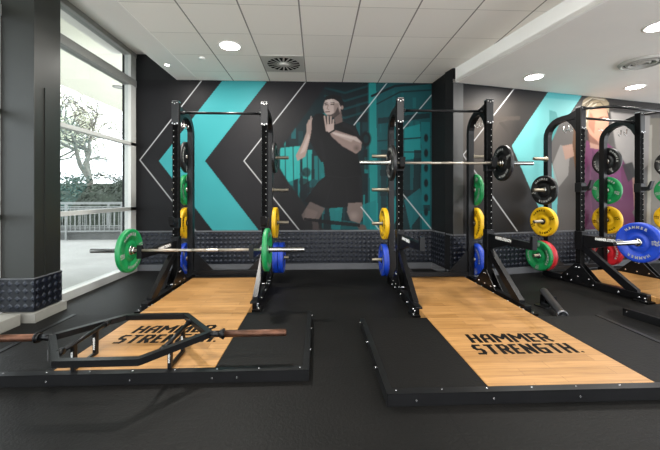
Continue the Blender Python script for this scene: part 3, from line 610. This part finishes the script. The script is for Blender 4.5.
def stored(center, rz, s, z, cols, where, offs=.012):
    a = SP + .034 + offs
    for i, c in enumerate(cols):
        x = s * (a + TH[c] / 2); a += TH[c] + .003
        p = Vector((center.x + x * math.cos(rz) - DP * math.sin(rz), center.y + x * math.sin(rz) + DP * math.cos(rz), z - .002))
        plate(c, p, rz, f'{c} bumper plate ' + (where if isinstance(where, str) else where[i]), 'bumper plates stored on the rack pegs', random.uniform(-.6, .6) + (PI / 2 if random.random() < .4 else 0))
stored(R1, 0, -1, 1.80, ['black'], 'topmost on the window side of the left rack')
stored(R1, 0, -1, 1.325, ['green'], 'stored on the window side of the left rack, above the yellow')
stored(R1, 0, -1, .845, ['yellow'], 'stored on the window side of the left rack')
stored(R1, 0, -1, .33, ['blue'], 'lowest on the window side of the left rack')
stored(R1, 0, 1, 1.80, ['black'], 'topmost on the right side of the left rack')
stored(R1, 0, 1, .845, ['yellow'], 'on the right side of the left rack, above two blue ones')
stored(R1, 0, 1, .33, ['blue', 'blue'], ['lowest on the right side of the left rack, inner of two', 'lowest on the right side of the left rack, outer of two'], .02)
stored(R2, 0, -1, .845, ['yellow'], 'on the left side of the middle rack, beside the man mural', .03)
stored(R2, 0, -1, .33, ['blue'], 'lowest on the left side of the middle rack', .03)
stored(R2, 0, 1, 1.325, ['green'], 'between the right uprights of the middle rack, above the yellow')
stored(R2, 0, 1, .845, ['yellow'], 'stored between the right hand uprights of the middle rack')
stored(R2, 0, 1, .33, ['blue'], 'lowest between the right hand uprights of the middle rack')
stored(RC3, A3, -1, 1.325, ['black'], 'with face showing before the turquoise chevron, above the yellow')
stored(RC3, A3, -1, .845, ['yellow'], 'with face showing before the turquoise chevron, under the black')
stored(RC3, A3, -1, .33, ['red', 'green'], ['half hidden behind the green plate at lower right', 'with face showing, lowest, in front of a red plate'], .02)
stored(RC3, A3, 1, 1.80, ['black'], 'in front of the woman mural, topmost of its rack', .02)
stored(RC3, A3, 1, 1.325, ['green'], 'in front of the magenta top of the woman mural', .02)
stored(RC3, A3, 1, .845, ['yellow'], 'in front of the magenta top of the woman mural, under the green', .02)
stored(RC3, A3, 1, .33, ['red'], 'low behind the blue plated barbell at the right', .02)
stored(RC4, A3, -1, 1.80, ['black'], 'cut by the right edge of the picture, topmost')
stored(RC4, A3, -1, 1.325, ['green'], 'cut by the right edge of the picture')
stored(RC4, A3, -1, .845, ['yellow'], 'cut by the right edge of the picture, under the green')

# ================================================================ BARBELLS
def barbell(loc, rz, label, sleeve='chrome'):
    root = empty('barbell', loc, rz); tag(root, label, 'barbell', 'olympic barbells')
    b = MB(); b.lathe([(-.655, .014), (.655, .014)], 'X', 16); b.build('shaft', 'bar_steel', root)
    b = MB()
    for x0, x1 in ((-.60, -.2), (-.08, .08), (.2, .6)): b.lathe([(x0, .0144), (x1, .0144)], 'X', 16)
    b.build('knurling', mat('knurled_steel', '#938a7d', .5, .7, .2, 200), root)
    for s in (-1, 1):
        b = MB(); b.lathe([(s * .655, .015), (s * .657, .037), (s * .680, .037), (s * .682, .025), (s * 1.096, .025), (s * 1.10, .021)], 'X', 24); b.build('sleeve', sleeve, root)
    return root
B1 = c2w(-1.37, 3.45, .675 ); Z1 = .62 + .04 + .014; B1.z = Z1
barbell(B1, 0, 'barbell with green plates lying on the low safety arms of the left rack')
def on_bar(B, rz, cols, s, labels, start=.684):
    a = start
    for c, lb in zip(cols, labels):
        x = s * (a + TH[c] / 2); a += TH[c] + .002
        plate(c, Vector((B.x + x * math.cos(rz), B.y + x * math.sin(rz), B.z)), rz, lb, 'plates loaded on the barbells', random.uniform(-.5, .5))
on_bar(B1, 0, ['green'], -1, ['large green bumper plate on the window end of the low barbell'])
on_bar(B1, 0, ['green'], 1, ['green bumper plate on the right end of the low barbell, by stored blue plates'])
B2 = Vector((R2.x, R2.y - .10, 1.665 - .016))
barbell(B2, 0, 'barbell racked high across the middle rack with a black plate each end')
on_bar(B2, 0, ['black'], -1, ['thin black plate on the left end of the high barbell beside the man mural'])
on_bar(B2, 0, ['black'], 1, ['large black plate on the right end of the high barbell, in front of grey mural'])
B3 = r3(-.06, -.83, .66 + .04 + .014)
barbell(B3, A3, 'barbell with blue plates on the safety arms at the right edge')
on_bar(B3, A3, ['blue', ], -1, ['large blue bumper plate with white lettering at the right edge, on the barbell'])
on_bar(B3, A3, ['blue'], 1, ['blue bumper plate on the far end of the right barbell, out of the picture'])

# ================================================================ TRAP BAR
hc = c2w(-1.405, 2.335, .255); root = empty('trap_bar', hc, R(.6)); tag(root, 'black hexagonal trap bar with brown worn sleeves lying across the left platform', 'trap bar')
b = MB(); hx = [(-.54, 0), (-.24, -.37), (.24, -.37), (.54, 0), (.24, .37), (-.24, .37)]
pts = []
for i, p in enumerate(hx):
    p = Vector((*p, 0)); a = Vector((*hx[i-1], 0)); c = Vector((*hx[(i+1) % 6], 0)); pts += [p + (a - p).normalized() * .03, p, p + (c - p).normalized() * .03]
b.tube(pts, .0205, closed=True, square=True); b.build('hexagon_frame', 'black_steel', root)
for s in (-1, 1):
    b = MB(); b.lathe([(s * .53, .022), (s * .62, .022)], 'X', 20); b.lathe([(s * .62, .030), (s * .65, .030), (s * .652, .018)], 'X', 20); b.lathe([(s * .635, .037), (s * .645, .037)], 'X', 20); b.build('collar', 'black_steel', root)
    b = MB(); b.lathe([(s * .652, .0245), (s * 1.085, .0245), (s * 1.09, .021)], 'X', 24); b.build('sleeve', 'rust_steel', root)
    b = MB(); b.tube([(s * .315, -.25, 0), (s * .315, .25, 0)], .015, 12); b.tube([(s * .315, -.26, .0), (s * .315, -.21, .0)], .022, 12); b.tube([(s * .315, .26, .0), (s * .315, .21, .0)], .022, 12); b.build('handle', 'black_steel', root)
    b = MB(); b.box(s * .315 - .011, s * .315 + .011, -.10, .10, -.179, -.158, bev=.003); b.build('foot_bar', 'black_steel', root)
    for y in (-.11, .11):
        b = MB(); b.box(s * .315 - .012, s * .315 + .012, y - .02, y + .02, -.180, .0, bev=.006); ft = b.build('foot', 'black_steel', root)
        b = MB(); d = fit(text_data('HAMMER', 1, .03), -.045, .045, -.007, .007); b.data(d, Matrix.Translation((s * .315, y - .0205, -.09)) @ Matrix.Rotation(R(90), 4, 'X') @ Matrix.Rotation(R(90), 4, 'Z')); b.build('lettering', 'white', ft, fix=False)
b = MB(); b.box(-.045, .045, -.002, .0, -.018, .018, mtx=Matrix.Translation((-.345, -.255, 0)) @ Matrix.Rotation(R(-52), 4, 'Z') @ Matrix.Translation((0, -.02, 0))); b.build('label_plate', 'skirt', root)

# ================================================================ LANDMINE
lm = c2w(2.46, 3.72, 0); root = empty('landmine_attachment', lm, R(15)); tag(root, 'black tubular landmine pivot lying on the floor beside the middle platform', 'landmine')
b = MB(); b.box(-.13, .10, -.07, .07, 0, .012, bev=.003); b.box(-.05, .05, -.06, -.045, .012, .12); b.box(-.05, .05, .045, .06, .012, .12); b.build('base_bracket', 'black_steel', root)
b = MB(); b.cyl((0, -.075, .085), (0, .075, .085), .016, 14); b.lathe([(.03, .035), (.11, .035)], 'Z', 18); b.build('swivel', 'black_steel', root)
b = MB(); t0 = Vector((-.06, 0, .115)); t1 = Vector((.0, .0, 0)); 
b.lathe([(-.12, .034), (-.10, .040), (.46, .040), (.462, .048), (.50, .048), (.50, .034), (.40, .030)], 'X', 22, cap=True); tb = b.build('bar_sleeve', mat('gunmetal', '#6a6a6c', .3, .8), root); tb.location = (-.02, 0, .125); tb.rotation_euler = (0, R(7), R(-125))

# ================================================================ OUTSIDE
b = MB(); b.box(-40, XW - .1, -8, 40, -.25, -.03); struct(b.build('ground', 'pave'))
b = MB(); b.box(-5.75, -3.1, -3, 12.5, 3.72, 3.95); struct(b.build('ceiling_canopy', 'soffit_out'))
def outlight(px, py, zz, label):
    p = ray(px, py); k = (zz - CAMH) / p.z; root = empty('canopy_light', (p.x * k, p.y * k, zz)); tag(root, label, 'canopy light')
    b = MB(); b.lathe([(0, .13), (-.01, .13), (-.012, .09), (-.004, .085)], 'Z', 24, cap=False); b.build('ring', 'frame_grey', root); b = MB(); b.lathe([(-.003, .09), (-.003, .002)], 'Z', 24, cap=False); b.build('lens', 'vent', root)
outlight(119, 87, 3.72, 'round grey canopy light seen through the window')
# railing beyond the terrace
def railing(p, q, label):
    p, q = Vector(p), Vector(q); d = q - p; L = d.length; root = empty('railing', (p.x, p.y, 0), math.atan2(d.y, d.x)); tag(root, label, 'railing', 'pale metal railings outside')
    b = MB()
    for z in (.22, .86, 1.0): b.box(0, L, -.02, .02, z - .018, z + .018)
    b.build('rails', 'rail', root)
    n = int(L / 1.5) + 1
    for i in range(n + 1):
        b = MB(); x = i * L / n; b.box(x - .025, x + .025, -.025, .025, -.03, 1.0); b.build('post', 'rail', root)
    b = MB()
    for i in range(int(L / .13)): b.box(.065 + i * .13 - .008, .065 + i * .13 + .008, -.008, .008, .22, .86)
    b.build('balusters', 'rail', root)['kind'] = 'stuff'
railing((-16, 9.1, 0), (-5.6, 9.7, 0), 'pale metal railing outside the window, nearer of the two')
railing((-18, 11.3, 0), (-4.2, 11.3, 0), 'pale metal railing outside the window, farther of the two')
b = MB(); b.box(-18, -5.4, 9.72, 9.95, -.03, .3); struct(b.build('trim_15', 'kerb'))
def leaves(b, n, fn, size):
    for _ in range(n):
        p = Vector(fn()); a = Vector((random.gauss(0, 1), random.gauss(0, 1), random.gauss(0, 1))).normalized(); c = a.orthogonal().normalized() * size * random.uniform(.6, 1.3); a = a * size * random.uniform(.5, 1)
        b.poly([p - c, p + a * .5, p + c, p - a * .5])
def hedge(x0, x1, y0, y1, h, label, n):
    root = empty('hedge', ((x0 + x1) / 2, (y0 + y1) / 2, 0)); tag(root, label, 'hedge', 'hedges beyond the railing')
    W_, D_ = (x1 - x0) / 2, (y1 - y0) / 2
    b = MB(); b.box(-W_ * .97, W_ * .97, -D_ * .8, D_ * .8, 0, h * .85, bev=.1); b.build('branches', 'leafA', root)
    b = MB()
    def f():
        x = random.uniform(-W_, W_); top = h + .14 * math.sin(x * 3.1) + .1 * math.sin(x * 7.7)
        return (x, -D_ + random.uniform(-.12, .12), random.uniform(.05, top)) if random.random() < .6 else (x, random.uniform(-D_, D_), top + random.gauss(0, .06))
    leaves(b, n, f, .075); b.build('foliage', 'leafA', root, fix=False)
hedge(-17, -6.2, 12.4, 13.5, 1.62, 'dark evergreen hedge behind the railings outside', 5000)
hedge(-22, -8, 15.5, 17, 2.1, 'taller grey green hedge farther behind the first hedge', 5000)
def tree(x, y, h, seed, label, nl, mt='leafB'):
    random.seed(seed); root = empty('tree', (x, y, 0)); tag(root, label, 'tree', 'bare branched trees outside')
    b = MB(); tips = []
    def grow(p, d, L, r, lv):
        q = p + d * L; m_ = p + d * L * .5 + Vector((random.gauss(0, .05), random.gauss(0, .05), 0)) * L
        b.cyl(p, m_, r, 7, r * .85, False); b.cyl(m_, q, r * .85, 7, r * .68, False); tips.append(q)
        if lv == 0: return
        for _ in range(3):
            nd = (d + Vector((random.gauss(0, .6), random.gauss(0, .6), random.gauss(.05, .4)))).normalized(); grow(q, nd, L * random.uniform(.6, .82), r * .6, lv - 1)
    grow(Vector((0, 0, 0)), Vector((.05, 0, 1)), h * .25, .17, 6); b.build('trunk', 'bark', root, fix=False)
    b = MB(); leaves(b, nl, lambda: random.choice(tips) + Vector((random.gauss(0, .3), random.gauss(0, .3), random.gauss(0, .3))), .06); b.build('foliage', mt, root, fix=False)
tree(-9.4, 13.9, 7.5, 3, 'bare branched tree nearest the hedge, thick trunk seen through the window', 2500)
tree(-14.2, 16.2, 8.5, 5, 'bare branched tree at the left of the window view, beyond the hedge', 2500)
tree(-9.8, 18.2, 9.0, 8, 'pale leafy tree farther off at the right of the window view', 6000)
tree(-19, 22, 9.5, 11, 'distant pale tree seen between the nearer trunks', 6000)
